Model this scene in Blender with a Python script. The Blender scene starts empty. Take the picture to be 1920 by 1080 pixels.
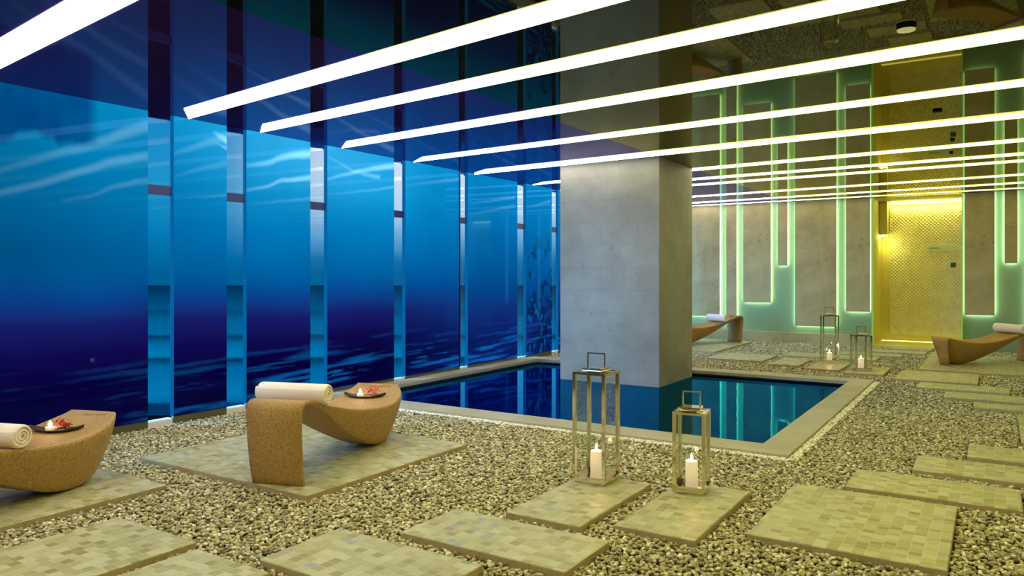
import bpy, bmesh, math, random
import numpy as np
from mathutils import Vector, Matrix
random.seed(7)
rng = np.random.default_rng(11)
SC = bpy.context.scene
COL = SC.collection
PI = math.pi
def lin(r, g, b):
    f = lambda c: (c/255/12.92) if c/255 <= .04045 else ((c/255+.055)/1.055)**2.4
    return (f(r), f(g), f(b), 1)

# ------------------------------------------------------------------ camera
H_EYE = 1.6; FPX = 1408.0; YAW = math.radians(32.73); Y0 = 514
cam = bpy.data.cameras.new('camera'); camo = bpy.data.objects.new('camera', cam); COL.objects.link(camo)
camo.location = (0, 0, H_EYE); camo.rotation_euler = (PI/2, 0, YAW)
cam.sensor_width = 36; cam.lens = FPX/1920*36; cam.shift_y = -(540-Y0)/1920; cam.clip_end = 20000; cam.clip_start = .05
SC.camera = camo
SC.view_settings.view_transform = 'Standard'; SC.view_settings.look = 'None'
SC.view_settings.gamma = 1; SC.view_settings.exposure = 0; SC.view_settings.use_curve_mapping = False
SC.cycles.max_bounces = 7; SC.cycles.diffuse_bounces = 3; SC.cycles.glossy_bounces = 4
SC.cycles.transparent_max_bounces = 16; SC.cycles.transmission_bounces = 4
SC.cycles.caustics_reflective = False; SC.cycles.caustics_refractive = False
SC.cycles.sample_clamp_indirect = 4; SC.cycles.use_denoising = True

# blue fill sun added from behind left, through the slits, to tint the column
sun = bpy.data.lights.new('evening_sky_glow', 'SUN'); sun.energy = 34.0; sun.color = (.16, .50, 1.0); sun.angle = math.radians(55)
suno = bpy.data.objects.new('evening_sky_glow', sun); COL.objects.link(suno); suno.rotation_euler = Vector((.50, .84, -.22)).to_track_quat('-Z', 'Y').to_euler()
# light levels of the things that glow
K_STRIP = 6.3      # ceiling strips
K_MURAL = 1.0      # backlit ocean panels
K_LED = 24.0        # led lines behind the stone panels
K_NICHE = 58.0     # yellow cove lamps of the niche

# ------------------------------------------------------------------ node helper
class NT:
    def __init__(s, tree): s.t = tree; s.t.nodes.clear()
    def n(s, typ, **kw):
        nd = s.t.nodes.new(typ)
        for k, v in kw.items():
            if k.startswith('i_'):
                key = k[2:]; key = int(key) if key.isdigit() else key.replace('_', ' ')
                nd.inputs[key].default_value = v
            else: setattr(nd, k, v)
        return nd
    def l(s, a, b): s.t.links.new(a, b)
    def math(s, op, a, b=None, c=None, clamp=False):
        nd = s.t.nodes.new('ShaderNodeMath'); nd.operation = op; nd.use_clamp = clamp
        for i, v in enumerate((a, b, c)):
            if v is None: continue
            if isinstance(v, (int, float)): nd.inputs[i].default_value = v
            else: s.l(v, nd.inputs[i])
        return nd.outputs[0]
    def ramp(s, fac, stops, interp='LINEAR'):
        nd = s.t.nodes.new('ShaderNodeValToRGB'); cr = nd.color_ramp; cr.interpolation = interp
        while len(cr.elements) < len(stops): cr.elements.new(.5)
        for e, (p, c) in zip(cr.elements, stops): e.position = p; e.color = c if len(c) == 4 else (*c, 1)
        s.l(fac, nd.inputs[0]); return nd.outputs[0]
    def mix(s, fac, a, b, typ='MIX'):
        nd = s.t.nodes.new('ShaderNodeMix'); nd.data_type = 'RGBA'; nd.blend_type = typ
        for sock, v in ((nd.inputs[0], fac), (nd.inputs[6], a), (nd.inputs[7], b)):
            if isinstance(v, (int, float)): sock.default_value = v
            elif isinstance(v, tuple): sock.default_value = v
            else: s.l(v, sock)
        return nd.outputs[2]
def material(name):
    m = bpy.data.materials.new(name); m.use_nodes = True
    return m, NT(m.node_tree)
def pbr(name, col, rough=.5, metal=0., bump=None, spec=.5, emis=None, es=0., noise=None):
    m, t = material(name)
    b = t.n('ShaderNodeBsdfPrincipled'); o = t.n('ShaderNodeOutputMaterial'); t.l(b.outputs[0], o.inputs[0])
    b.inputs['Base Color'].default_value = col; b.inputs['Roughness'].default_value = rough
    b.inputs['Metallic'].default_value = metal; b.inputs['Specular IOR Level'].default_value = spec
    if emis: b.inputs['Emission Color'].default_value = emis; b.inputs['Emission Strength'].default_value = es
    tc = t.n('ShaderNodeTexCoord')
    if noise:
        sc, amt, dark = noise
        nz = t.n('ShaderNodeTexNoise', i_Scale=sc, i_Detail=6.); t.l(tc.outputs['Object'], nz.inputs['Vector'])
        f = t.math('MULTIPLY', nz.outputs[0], amt)
        t.l(t.mix(f, col, dark), b.inputs['Base Color'])
    if bump:
        sc, st = bump
        nz = t.n('ShaderNodeTexNoise', i_Scale=sc, i_Detail=4.); t.l(tc.outputs['Object'], nz.inputs['Vector'])
        bp = t.n('ShaderNodeBump', i_Strength=st, i_Distance=.01); t.l(nz.outputs[0], bp.inputs['Height']); t.l(bp.outputs[0], b.inputs['Normal'])
    return m
def emit(name, col, s):
    m, t = material(name)
    e = t.n('ShaderNodeEmission', i_Color=col, i_Strength=s); o = t.n('ShaderNodeOutputMaterial'); t.l(e.outputs[0], o.inputs[0])
    return m

# ------------------------------------------------------------------ world: sky over the sea
w = bpy.data.worlds.new('world'); SC.world = w; w.use_nodes = True
t = NT(w.node_tree)
tc = t.n('ShaderNodeTexCoord'); sp = t.n('ShaderNodeSeparateXYZ'); t.l(tc.outputs['Generated'], sp.inputs[0])
hx = t.math('SQRT', t.math('ADD', t.math('MULTIPLY', sp.outputs[0], sp.outputs[0]), t.math('MULTIPLY', sp.outputs[1], sp.outputs[1])))
tanel = t.math('DIVIDE', sp.outputs[2], t.math('MAXIMUM', hx, .001))
cosaz = t.math('DIVIDE', sp.outputs[1], t.math('MAXIMUM', hx, .001))
blue = t.ramp(tanel, [(0., lin(0, 96, 150)), (.03, lin(0, 112, 172)), (.07, lin(10, 135, 190)), (.12, lin(30, 148, 204)), (.3, lin(20, 120, 190)), (1, lin(40, 110, 190))])
white = t.ramp(tanel, [(0., lin(0, 100, 155)), (.02, lin(20, 118, 176)), (.05, lin(110, 175, 222)), (.085, lin(182, 216, 243)), (.14, lin(216, 234, 252)), (.3, lin(150, 190, 235)), (1, lin(60, 130, 205))])
azf = t.ramp(cosaz, [(.54, (.0, .0, .0)), (.60, (.11, .11, .11)), (.68, (.75, .75, .75)), (.75, (1, 1, 1))])
nz = t.n('ShaderNodeTexNoise', i_Scale=9., i_Detail=5.); mp = t.n('ShaderNodeMapping'); mp.inputs['Scale'].default_value = (1, 1, 5)
t.l(tc.outputs['Generated'], mp.inputs[0]); t.l(mp.outputs[0], nz.inputs['Vector'])
cl = t.math('MULTIPLY', t.math('ADD', t.math('MULTIPLY', nz.outputs[0], .8), .62, clamp=True), azf, clamp=True)
sky = t.mix(cl, blue, white)
bg = t.n('ShaderNodeBackground', i_Strength=1.0); t.l(sky, bg.inputs[0]); wo = t.n('ShaderNodeOutputWorld'); t.l(bg.outputs[0], wo.inputs[0])

# ------------------------------------------------------------------ mesh helpers
def link(name, bm, mat, parent=None, smooth=False, loc=None):
    me = bpy.data.meshes.new(name); bm.normal_update(); bm.to_mesh(me); bm.free()
    o = bpy.data.objects.new(name, me); COL.objects.link(o)
    for mm in (mat if isinstance(mat, (list, tuple)) else [mat]): me.materials.append(mm)
    if smooth:
        for p in me.polygons: p.use_smooth = True
    if parent: o.parent = parent
    if loc: o.location = loc
    return o
def box(bm, x0, x1, y0, y1, z0, z1, mi=0):
    v = [bm.verts.new((x, y, z)) for z in (z0, z1) for y in (y0, y1) for x in (x0, x1)]
    for f in ((0, 2, 3, 1), (4, 5, 7, 6), (0, 1, 5, 4), (2, 6, 7, 3), (0, 4, 6, 2), (1, 3, 7, 5)):
        fc = bm.faces.new([v[i] for i in f]); fc.material_index = mi
    return v
def bevel(bm, w=.004, seg=1):
    bmesh.ops.bevel(bm, geom=list(bm.edges), offset=w, segments=seg, affect='EDGES', profile=.7)
def tag(o, label=None, cat=None, group=None, kind=None):
    if label: o['label'] = label
    if cat: o['category'] = cat
    if group: o['group'] = group
    if kind: o['kind'] = kind
    return o
def empty(name, loc, rz=0):
    o = bpy.data.objects.new(name, None); COL.objects.link(o); o.location = loc; o.rotation_euler = (0, 0, rz); o.empty_display_size = .1
    return o
def lathe(bm, prof, n=24, c=(0, 0)):
    rings = []
    for r, z in prof:
        if r < 1e-5: rings.append([bm.verts.new((c[0], c[1], z))])
        else: rings.append([bm.verts.new((c[0]+r*math.cos(2*PI*i/n), c[1]+r*math.sin(2*PI*i/n), z)) for i in range(n)])
    for a, b in zip(rings, rings[1:]):
        for i in range(n):
            j = (i+1) % n
            if len(a) == 1 and len(b) > 1: bm.faces.new((a[0], b[j], b[i])) if False else bm.faces.new((a[0], b[i], b[j]))
            elif len(b) == 1 and len(a) > 1: bm.faces.new((a[i], b[0], a[j]))
            elif len(a) > 1: bm.faces.new((a[i], b[i], b[j], a[j]))
def copy_tree(o, parent=None):
    c = o.copy(); COL.objects.link(c)
    if parent: c.parent = parent
    for ch in list(o.children): copy_tree(ch, c)
    return c
def S(name, bm, m, parent=None):
    o = link(name, bm, m, parent)
    if not parent: o['kind'] = 'structure'
    return o

# ------------------------------------------------------------------ numpy noise for the printed mural and the gravel
def vnoise(x, y, seed=0):
    g = np.random.default_rng(seed).random((257, 257)); xi = np.floor(x).astype(int); yi = np.floor(y).astype(int)
    fx = x-xi; fy = y-yi; fx = fx*fx*(3-2*fx); fy = fy*fy*(3-2*fy); a = xi % 256; b = yi % 256
    return (g[a, b]*(1-fx)+g[a+1, b]*fx)*(1-fy)+(g[a, b+1]*(1-fx)+g[a+1, b+1]*fx)*fy
def fbm(x, y, o=4, seed=0):
    s = 0; am = .5
    for i in range(o): s = s+am*vnoise(x*2**i+13*i, y*2**i+7*i, seed+i); am *= .5
    return s/(1-.5**o)

# ------------------------------------------------------------------ materials
def stone_mat(name, c1, c2, spots=.5, tile=None, rough=.55, bump=.15):
    m, t = material(name)
    b = t.n('ShaderNodeBsdfPrincipled', i_Roughness=rough); o = t.n('ShaderNodeOutputMaterial'); t.l(b.outputs[0], o.inputs[0])
    tc = t.n('ShaderNodeTexCoord')
    n1 = t.n('ShaderNodeTexNoise', i_Scale=1.6, i_Detail=8., i_Roughness=.62); t.l(tc.outputs['Object'], n1.inputs['Vector'])
    n2 = t.n('ShaderNodeTexNoise', i_Scale=9., i_Detail=6., i_Roughness=.7); t.l(tc.outputs['Object'], n2.inputs['Vector'])
    c = t.mix(t.ramp(n1.outputs[0], [(.35, (0, 0, 0)), (.65, (1, 1, 1))]), c1, c2)
    dark = t.ramp(n2.outputs[0], [(.30, (1, 1, 1)), (.38, (0, 0, 0))])
    c = t.mix(t.math('MULTIPLY', dark, spots), c, (c2[0]*.35, c2[1]*.3, c2[2]*.25, 1))
    h = n2.outputs[0]
    if tile:   # (width, height): joints
        sp = t.n('ShaderNodeSeparateXYZ'); t.l(tc.outputs['Object'], sp.inputs[0])
        cb = t.n('ShaderNodeCombineXYZ'); t.l(t.math('ADD', sp.outputs[0], sp.outputs[1]), cb.inputs[0]); t.l(sp.outputs[2], cb.inputs[1])
        br = t.n('ShaderNodeTexBrick', i_Scale=1., i_Mortar_Size=.004, i_Mortar_Smooth=.3, offset=.5)
        br.inputs['Brick Width'].default_value = tile[0]; br.inputs['Row Height'].default_value = tile[1]
        br.inputs['Color1'].default_value = (0, 0, 0, 1); br.inputs['Color2'].default_value = (1, 1, 1, 1); br.inputs['Mortar'].default_value = (.5, .5, .5, 1)
        t.l(cb.outputs[0], br.inputs['Vector'])
        c = t.mix(t.math('MULTIPLY', br.outputs['Color'], .16), c, (c1[0]*.7, c1[1]*.68, c1[2]*.66, 1))
        c = t.mix(t.math('MULTIPLY', br.outputs['Fac'], .35), c, (c1[0]*.5, c1[1]*.47, c1[2]*.42, 1))
    t.l(c, b.inputs['Base Color'])
    bp = t.n('ShaderNodeBump', i_Strength=bump, i_Distance=.01); t.l(h, bp.inputs['Height']); t.l(bp.outputs[0], b.inputs['Normal'])
    return m
M_lime = stone_mat('limestone_tile', lin(168, 164, 152), lin(146, 140, 126), .35, (.62, .34))
M_back = stone_mat('back_wall_stone', lin(200, 184, 132), lin(168, 150, 100), .8)
M_coping = stone_mat('coping_stone', lin(186, 180, 156), lin(166, 158, 132), .25, (.5, 9.))
M_room = stone_mat('room_wall_stone', lin(150, 135, 100), lin(120, 105, 80), .4, (.6, .3))
M_skirt = pbr('dark_olive_skirting', lin(92, 88, 62), .5)
M_black = pbr('black_metal', (.006, .006, .008, 1), .35)
M_cham = pbr('chrome', (.80, .73, .60, 1), .08, 1.)
M_cream = pbr('towel_terry', lin(255, 238, 230), .95, bump=(160., .5))
M_wax = pbr('candle_wax', lin(240, 225, 200), .5, emis=(1, .74, .42, 1), es=.55)  # emission stands in for flame light scattered through the wax
M_wick = pbr('wick', (.02, .015, .01, 1), .9)
M_flame = emit('flame', (1, .72, .35, 1), 26)
M_floorbase = pbr('gravel_bed', lin(70, 62, 40), .95, bump=(60., 1.), noise=(40., .8, lin(60, 56, 36)))
M_white_peb = pbr('white_pebble', lin(240, 236, 224), .5)
M_sill = pbr('white_sill_stone', lin(225, 225, 230), .6, bump=(60., .6))
M_tray = pbr('dark_leaf_wood', lin(58, 48, 26), .35)
M_led_p = emit('pool_edge_led', (1, .93, .66, 1), 7)
M_strip, t = material('ceiling_strip_glow')   # tubes are cooler at the window end, warmer inside the room
e_ = t.n('ShaderNodeEmission', i_Strength=K_STRIP); o_ = t.n('ShaderNodeOutputMaterial'); t.l(e_.outputs[0], o_.inputs[0])
ge_ = t.n('ShaderNodeNewGeometry'); sp_ = t.n('ShaderNodeSeparateXYZ'); t.l(ge_.outputs['Position'], sp_.inputs[0])
dim_ = t.ramp(t.math('DIVIDE', sp_.outputs[1], 20), [(.2, (1, 1, 1)), (.3, (.92, .92, .92)), (.48, (.72, .72, .72)), (1, (.8, .8, .8))])
t.l(t.mix(1.0, dim_, t.ramp(t.math('DIVIDE', t.math('ADD', sp_.outputs[0], 7.4), 8), [(0, (1.9, 1.8, 1.8)), (.28, (1.72, 1.66, 1.36)), (.5, (1.12, 1.08, .50)), (.75, (.80, .77, .26)), (1, (.78, .75, .24))]), 'MULTIPLY'), e_.inputs[0])
M_led = emit('green_led_glow', (.70, 1, .98, 1), K_LED)
M_nlamp = emit('yellow_cove_glow', (1, .90, .22, 1), K_NICHE)
M_nfoot = emit('yellow_foot_glow', (1, .90, .22, 1), 2.6)
M_vent = pbr('vent_dark', (.004, .004, .003, 1), .6)
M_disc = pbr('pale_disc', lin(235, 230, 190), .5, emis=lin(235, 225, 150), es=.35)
M_greenglass = pbr('frosted_green_glass', lin(136, 160, 112), .35)

# dark polished stretch ceiling
def ceil_mat(name, dcol, gcol, ior):
    m, t = material(name)
    df = t.n('ShaderNodeBsdfDiffuse', i_Color=dcol); gl = t.n('ShaderNodeBsdfGlossy', i_Roughness=.02, i_Color=gcol)
    fr = t.n('ShaderNodeFresnel', i_IOR=ior); mx = t.n('ShaderNodeMixShader'); o = t.n('ShaderNodeOutputMaterial')
    t.l(fr.outputs[0], mx.inputs[0]); t.l(df.outputs[0], mx.inputs[1]); t.l(gl.outputs[0], mx.inputs[2]); t.l(mx.outputs[0], o.inputs[0])
    return m
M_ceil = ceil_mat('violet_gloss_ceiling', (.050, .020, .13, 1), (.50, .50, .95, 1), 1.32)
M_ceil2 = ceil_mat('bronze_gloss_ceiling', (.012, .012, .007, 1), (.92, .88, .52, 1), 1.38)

# thin clear glass
def thin_glass(name, tint, k=1.0):
    m, t = material(name)
    tr = t.n('ShaderNodeBsdfTransparent', i_Color=tint); gl = t.n('ShaderNodeBsdfGlossy', i_Roughness=.01, i_Color=(.9, .95, 1, 1))
    fr = t.n('ShaderNodeFresnel', i_IOR=1.45); mx = t.n('ShaderNodeMixShader'); o = t.n('ShaderNodeOutputMaterial')
    t.l(t.math('MULTIPLY', fr.outputs[0], k), mx.inputs[0]); t.l(tr.outputs[0], mx.inputs[1]); t.l(gl.outputs[0], mx.inputs[2]); t.l(mx.outputs[0], o.inputs[0])
    return m
M_glass = thin_glass('lantern_glass', (.98, .99, .98, 1), .28)
M_winglass = thin_glass('window_glass', (.98, .99, 1, 1), .05)

# woven wicker
m, t = material('woven_wicker'); M_wick_w = m
b = t.n('ShaderNodeBsdfPrincipled', i_Roughness=.6); o = t.n('ShaderNodeOutputMaterial'); t.l(b.outputs[0], o.inputs[0])
tc = t.n('ShaderNodeTexCoord')
wv = t.n('ShaderNodeTexVoronoi', i_Scale=130.); t.l(tc.outputs['Object'], wv.inputs['Vector'])
nz = t.n('ShaderNodeTexNoise', i_Scale=45., i_Detail=4.); t.l(tc.outputs['Object'], nz.inputs['Vector'])
nl = t.n('ShaderNodeTexNoise', i_Scale=2.5, i_Detail=2.); t.l(tc.outputs['Object'], nl.inputs['Vector'])
c = t.ramp(t.math('ADD', t.math('MULTIPLY', wv.outputs['Distance'], .7), t.math('MULTIPLY', nz.outputs[0], .45)), [(.1, lin(214, 178, 118)), (.5, lin(190, 150, 90)), (.9, lin(126, 90, 44))])
c = t.mix(t.math('MULTIPLY', nl.outputs[0], .35), c, lin(166, 128, 70)); t.l(c, b.inputs['Base Color'])
bp = t.n('ShaderNodeBump', i_Strength=.55, i_Distance=.004); t.l(wv.outputs['Distance'], bp.inputs['Height']); t.l(bp.outputs[0], b.inputs['Normal'])

# small square mosaic of the stepping slabs; sides pinkish stone
def mosaic_mat():
    m, t = material('stone_mosaic')
    b = t.n('ShaderNodeBsdfPrincipled', i_Roughness=.42); o = t.n('ShaderNodeOutputMaterial'); t.l(b.outputs[0], o.inputs[0])
    tc = t.n('ShaderNodeTexCoord')
    ge = t.n('ShaderNodeNewGeometry'); sp = t.n('ShaderNodeSeparateXYZ'); t.l(ge.outputs['Position'], sp.inputs[0])
    T = .068
    u = t.math('DIVIDE', sp.outputs[0], T); row = t.math('FLOOR', u)
    wn0 = t.n('ShaderNodeTexWhiteNoise', noise_dimensions='1D'); t.l(row, wn0.inputs['W'])
    v = t.math('ADD', t.math('DIVIDE', sp.outputs[1], T*.92), t.math('MULTIPLY', wn0.outputs[0], 1.0)); cv = t.math('FLOOR', v)
    cb = t.n('ShaderNodeCombineXYZ'); t.l(row, cb.inputs[0]); t.l(cv, cb.inputs[1])
    wn = t.n('ShaderNodeTexWhiteNoise', noise_dimensions='2D'); t.l(cb.outputs[0], wn.inputs['Vector'])
    c = t.ramp(wn.outputs[0], [(0, lin(178, 172, 124)), (.3, lin(190, 186, 146)), (.55, lin(198, 194, 158)), (.70, lin(168, 162, 112)), (.82, lin(154, 144, 96)), (.91, lin(206, 202, 170)), (.975, lin(160, 164, 168))], 'CONSTANT')  # last grey-blue tone paints bluish reflections onto a few tiles
    nz = t.n('ShaderNodeTexNoise', i_Scale=30., i_Detail=5.); t.l(tc.outputs['Object'], nz.inputs['Vector'])
    c = t.mix(t.math('MULTIPLY', nz.outputs[0], .3), c, lin(140, 132, 92))
    fu = t.math('ABSOLUTE', t.math('SUBTRACT', t.math('FRACT', u), .5)); fv = t.math('ABSOLUTE', t.math('SUBTRACT', t.math('FRACT', v), .5))
    gr = t.math('MAXIMUM', fu, fv); g = t.math('MULTIPLY', t.math('SUBTRACT', gr, .445), 25, clamp=True)
    c = t.mix(t.math('MULTIPLY', g, .6), c, lin(214, 212, 172))
    sn = t.n('ShaderNodeSeparateXYZ'); t.l(ge.outputs['True Normal'], sn.inputs[0])
    up = t.math('GREATER_THAN', sn.outputs[2], .7)
    side = t.mix(nz.outputs[0], lin(196, 176, 146), lin(160, 142, 110))
    c = t.mix(up, side, c); t.l(c, b.inputs['Base Color'])
    h = t.math('MULTIPLY', g, -1); bp = t.n('ShaderNodeBump', i_Strength=.5, i_Distance=.003); t.l(h, bp.inputs['Height']); t.l(bp.outputs[0], b.inputs['Normal'])
    return m
M_mosaic = mosaic_mat()

# pebbles: one colour per stone
def pebble_mat(name, stops, rough=.5):
    m, t = material(name)
    b = t.n('ShaderNodeBsdfPrincipled', i_Roughness=rough); o = t.n('ShaderNodeOutputMaterial'); t.l(b.outputs[0], o.inputs[0])
    oi = t.n('ShaderNodeObjectInfo'); t.l(t.ramp(oi.outputs['Random'], stops), b.inputs['Base Color'])
    return m
M_peb = pebble_mat('river_pebble', [(0, lin(96, 90, 62)), (.14, lin(140, 132, 98)), (.3, lin(192, 182, 142)), (.45, lin(224, 214, 180)), (.58, lin(160, 152, 108)), (.7, lin(198, 180, 140)), (.82, lin(140, 140, 114)), (.92, lin(236, 228, 200)), (1, lin(248, 244, 230))])
M_pebw = pebble_mat('white_edge_pebble', [(0, lin(215, 205, 180)), (.5, lin(245, 240, 228)), (1, lin(255, 252, 245))])

# printed ocean panel: vertex colour picture, backlit, behind gloss
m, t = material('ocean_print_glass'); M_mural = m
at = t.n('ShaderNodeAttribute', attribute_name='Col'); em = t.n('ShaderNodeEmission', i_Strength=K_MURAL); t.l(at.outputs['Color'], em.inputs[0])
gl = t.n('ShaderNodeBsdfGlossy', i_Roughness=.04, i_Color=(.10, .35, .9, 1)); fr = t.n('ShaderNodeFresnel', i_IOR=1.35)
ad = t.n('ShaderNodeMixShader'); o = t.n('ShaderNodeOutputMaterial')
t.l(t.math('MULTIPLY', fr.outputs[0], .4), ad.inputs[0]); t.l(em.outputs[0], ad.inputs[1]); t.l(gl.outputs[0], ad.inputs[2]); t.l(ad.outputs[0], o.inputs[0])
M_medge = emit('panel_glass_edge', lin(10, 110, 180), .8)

# pool water: tinted, clear, reflecting
m, t = material('pool_water'); M_water = m
tr = t.n('ShaderNodeBsdfTransparent', i_Color=(.03, .17, .58, 1)); gl = t.n('ShaderNodeBsdfGlossy', i_Roughness=.012, i_Color=(.05, .52, 1, 1))
fr = t.n('ShaderNodeFresnel', i_IOR=1.85); mx = t.n('ShaderNodeMixShader'); o = t.n('ShaderNodeOutputMaterial')
tc = t.n('ShaderNodeTexCoord'); nz = t.n('ShaderNodeTexNoise', i_Scale=2.2, i_Detail=3.); t.l(tc.outputs['Object'], nz.inputs['Vector'])
bp = t.n('ShaderNodeBump', i_Strength=.12, i_Distance=.01); t.l(nz.outputs[0], bp.inputs['Height'])
t.l(bp.outputs[0], gl.inputs['Normal']); t.l(bp.outputs[0], fr.inputs['Normal'])
t.l(fr.outputs[0], mx.inputs[0]); t.l(tr.outputs[0], mx.inputs[1]); t.l(gl.outputs[0], mx.inputs[2]); t.l(mx.outputs[0], o.inputs[0])
# blue mosaic of the basin
m, t = material('blue_pool_tile'); M_pool = m
b = t.n('ShaderNodeBsdfPrincipled', i_Roughness=.3); o = t.n('ShaderNodeOutputMaterial'); t.l(b.outputs[0], o.inputs[0])
ge = t.n('ShaderNodeNewGeometry'); vs = t.n('ShaderNodeVectorMath', operation='SCALE'); vs.inputs['Scale'].default_value = 1/.05; t.l(ge.outputs['Position'], vs.inputs[0])
vf = t.n('ShaderNodeVectorMath', operation='FLOOR'); t.l(vs.outputs[0], vf.inputs[0]); wn = t.n('ShaderNodeTexWhiteNoise'); t.l(vf.outputs[0], wn.inputs['Vector'])
t.l(t.mix(wn.outputs[0], lin(0, 70, 170), lin(0, 100, 205)), b.inputs['Base Color'])

# sea outside, and a dark plane added to blacken ceiling reflections
m, t = material('sea'); M_sea = m
b = t.n('ShaderNodeBsdfDiffuse'); o = t.n('ShaderNodeOutputMaterial'); t.l(b.outputs[0], o.inputs[0])
ge = t.n('ShaderNodeNewGeometry'); dt = t.n('ShaderNodeVectorMath', operation='DOT_PRODUCT'); dt.inputs[1].default_value = (-math.sin(YAW), math.cos(YAW), 0); t.l(ge.outputs['Position'], dt.inputs[0])
nz = t.n('ShaderNodeTexNoise', i_Scale=.012, i_Detail=6.); mp = t.n('ShaderNodeMapping', i_Scale=(1, 1, 1)); mp.inputs['Rotation'].default_value = (0, 0, -YAW); mp.inputs['Scale'].default_value = (.25, 3., 1)
t.l(ge.outputs['Position'], mp.inputs[0]); t.l(mp.outputs[0], nz.inputs['Vector'])
k = t.math('ADD', t.math('DIVIDE', 101.6*1408/260, t.math('MAXIMUM', dt.outputs['Value'], 1)), t.math('MULTIPLY', t.math('SUBTRACT', nz.outputs[0], .5), .035))
P_ = lambda py: (py-514)/260
c = t.ramp(k, [(P_(535), lin(0, 50, 92)), (P_(552), lin(0, 74, 120)), (P_(580), lin(0, 96, 150)), (P_(584), lin(0, 80, 130)), (P_(600), lin(0, 110, 165)), (P_(625), lin(0, 118, 175)), (P_(631), lin(0, 66, 112)), (P_(645), lin(0, 120, 180)), (P_(668), lin(0, 138, 198)),
     (P_(673), lin(0, 62, 108)), (P_(690), lin(0, 118, 176)), (P_(740), lin(0, 135, 200)), (P_(752), lin(0, 120, 180)), (P_(757), lin(0, 60, 110))])
vm = t.n('ShaderNodeVectorMath', operation='SCALE'); vm.operation = 'MULTIPLY'; vm.inputs[1].default_value = (0, .50, .25); t.l(c, vm.inputs[0]); t.l(vm.outputs[0], b.inputs['Color'])
M_dark_plane = pbr('dark_shore', (.003, .003, .005, 1), .9, spec=0)

# ------------------------------------------------------------------ room shell
XL = -7.4; YB = 18.4; H = 3.3; XR = 5.0; YN = -5.0
PX0, PX1, PY0, PY1 = -7.10, -1.80, 7.10, 11.90      # water rectangle
CX0, CX1, CY0, CY1 = -7.40, -1.50, 6.74, 12.26      # coping outer rectangle
NX0, NX1, NYD = -2.28, -.58, 19.9                    # niche
wins = [(1.9, 2.19), (4.52, 4.81), (5.47, 5.74), (6.72, 7.01), (8.32, 8.57), (9.93, 10.15), (11.70, 12.00), (12.98, 13.24), (14.5, 14.78), (15.9, 16.15), (17.3, 17.55)]
bm = bmesh.new()
for r in ((-7.7, XR, YN, CY0+.02), (-7.7, XR, CY1-.02, YB+1.6), (CX1-.02, XR, CY0+.02, CY1-.02)): box(bm, r[0], r[1], r[2], r[3], -.25, -.03)
S('floor', bm, M_floorbase)
XS = -4.09   # glossy ceiling tint switches here: violet towards the windows, bronze over the rest
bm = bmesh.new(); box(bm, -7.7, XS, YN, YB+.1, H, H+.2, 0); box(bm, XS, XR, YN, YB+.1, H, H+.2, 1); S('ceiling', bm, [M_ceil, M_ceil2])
bm = bmesh.new()
edges = [YN] + [v for wn_ in wins for v in wn_] + [YB]
for a, c_ in zip(edges[::2], edges[1::2]): box(bm, -7.45, -7.424, a-.0, c_+.0, -.03, H)
S('wall_left', bm, M_black)
bm = bmesh.new(); box(bm, XR, XR+.2, YN, YB, -.03, H); S('wall_right', bm, M_room)
bm = bmesh.new(); box(bm, -7.7, XR, YN-.2, YN, -.03, H); S('wall_rear', bm, M_room)
# back wall: frosted green glass with a deep niche
bm = bmesh.new(); box(bm, -7.7, NX0-.015, YB, YB+.1, -.03, H); box(bm, NX1+.015, XR, YB, YB+.1, -.03, H); S('wall_back', bm, M_greenglass)
M_niche = pbr('niche_plaster', lin(226, 214, 120), .6)
bm = bmesh.new(); box(bm, NX0-.1, NX0, YB+.1, NYD+.2, -.03, H); box(bm, NX1, NX1+.1, YB+.1, NYD+.2, -.03, H); box(bm, NX0, NX1, NYD+.06, NYD+.2, -.03, H); box(bm, NX0, NX1, YB+.1, NYD+.2, H, H+.1)
S('wall_niche', bm, M_niche)
bm = bmesh.new(); box(bm, NX0, NX1, YB-.02, NYD+.06, -.02, .02); S('trim_1', bm, M_niche)
bm = bmesh.new(); box(bm, -7.36, NX0-.04, YB-.10, YB-.002, -.03, .235); S('baseboard_back', bm, M_back)
M_neon = emit('green_edge_line', lin(150, 195, 80), .8)
bm = bmesh.new(); box(bm, NX0-.015, NX0, YB-.1, YB+.1, -.0, H-.005); S('trim_2', bm, M_neon)
bm = bmesh.new(); box(bm, NX1, NX1+.015, YB-.1, YB+.1, -.0, H-.005); S('trim_3', bm, M_neon)
# niche light: cove lamps at head and foot
bm = bmesh.new(); box(bm, NX0+.2, NX1-.02, NYD-.12, NYD-.08, H-.05, H-.03)
tag(link('cove_lamp', bm, M_nlamp), 'yellow glowing lamp line above the carved stone panel in the niche', 'lamp')
bm = bmesh.new(); box(bm, NX0+.02, NX1-.02, NYD-.14, NYD-.11, .022, .04)
tag(link('cove_lamp', bm, M_nfoot), 'yellow glowing lamp line at the foot of the niche', 'lamp')
bm = bmesh.new(); box(bm, NX0+.005, NX0+.17, NYD-.45, NYD-.15, 2.52, H-.01)
tag(link('niche_bulkhead', bm, M_niche), 'small boxed bulkhead high on the left inside of the niche', 'wall panel')
bm = bmesh.new(); box(bm, NX0+.02, NX0+.16, NYD-.40, NYD-.2, 2.49, 2.51)
tag(link('cove_lamp', bm, M_nlamp), 'short yellow lamp under the bulkhead at the left of the niche', 'lamp')
# baseboard of the left wall
bm = bmesh.new()
for a, c_ in zip(edges[::2], edges[1::2]): box(bm, -7.423, -7.405, a, c_, -.03, .075)
S('baseboard_left', bm, M_skirt)

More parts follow.
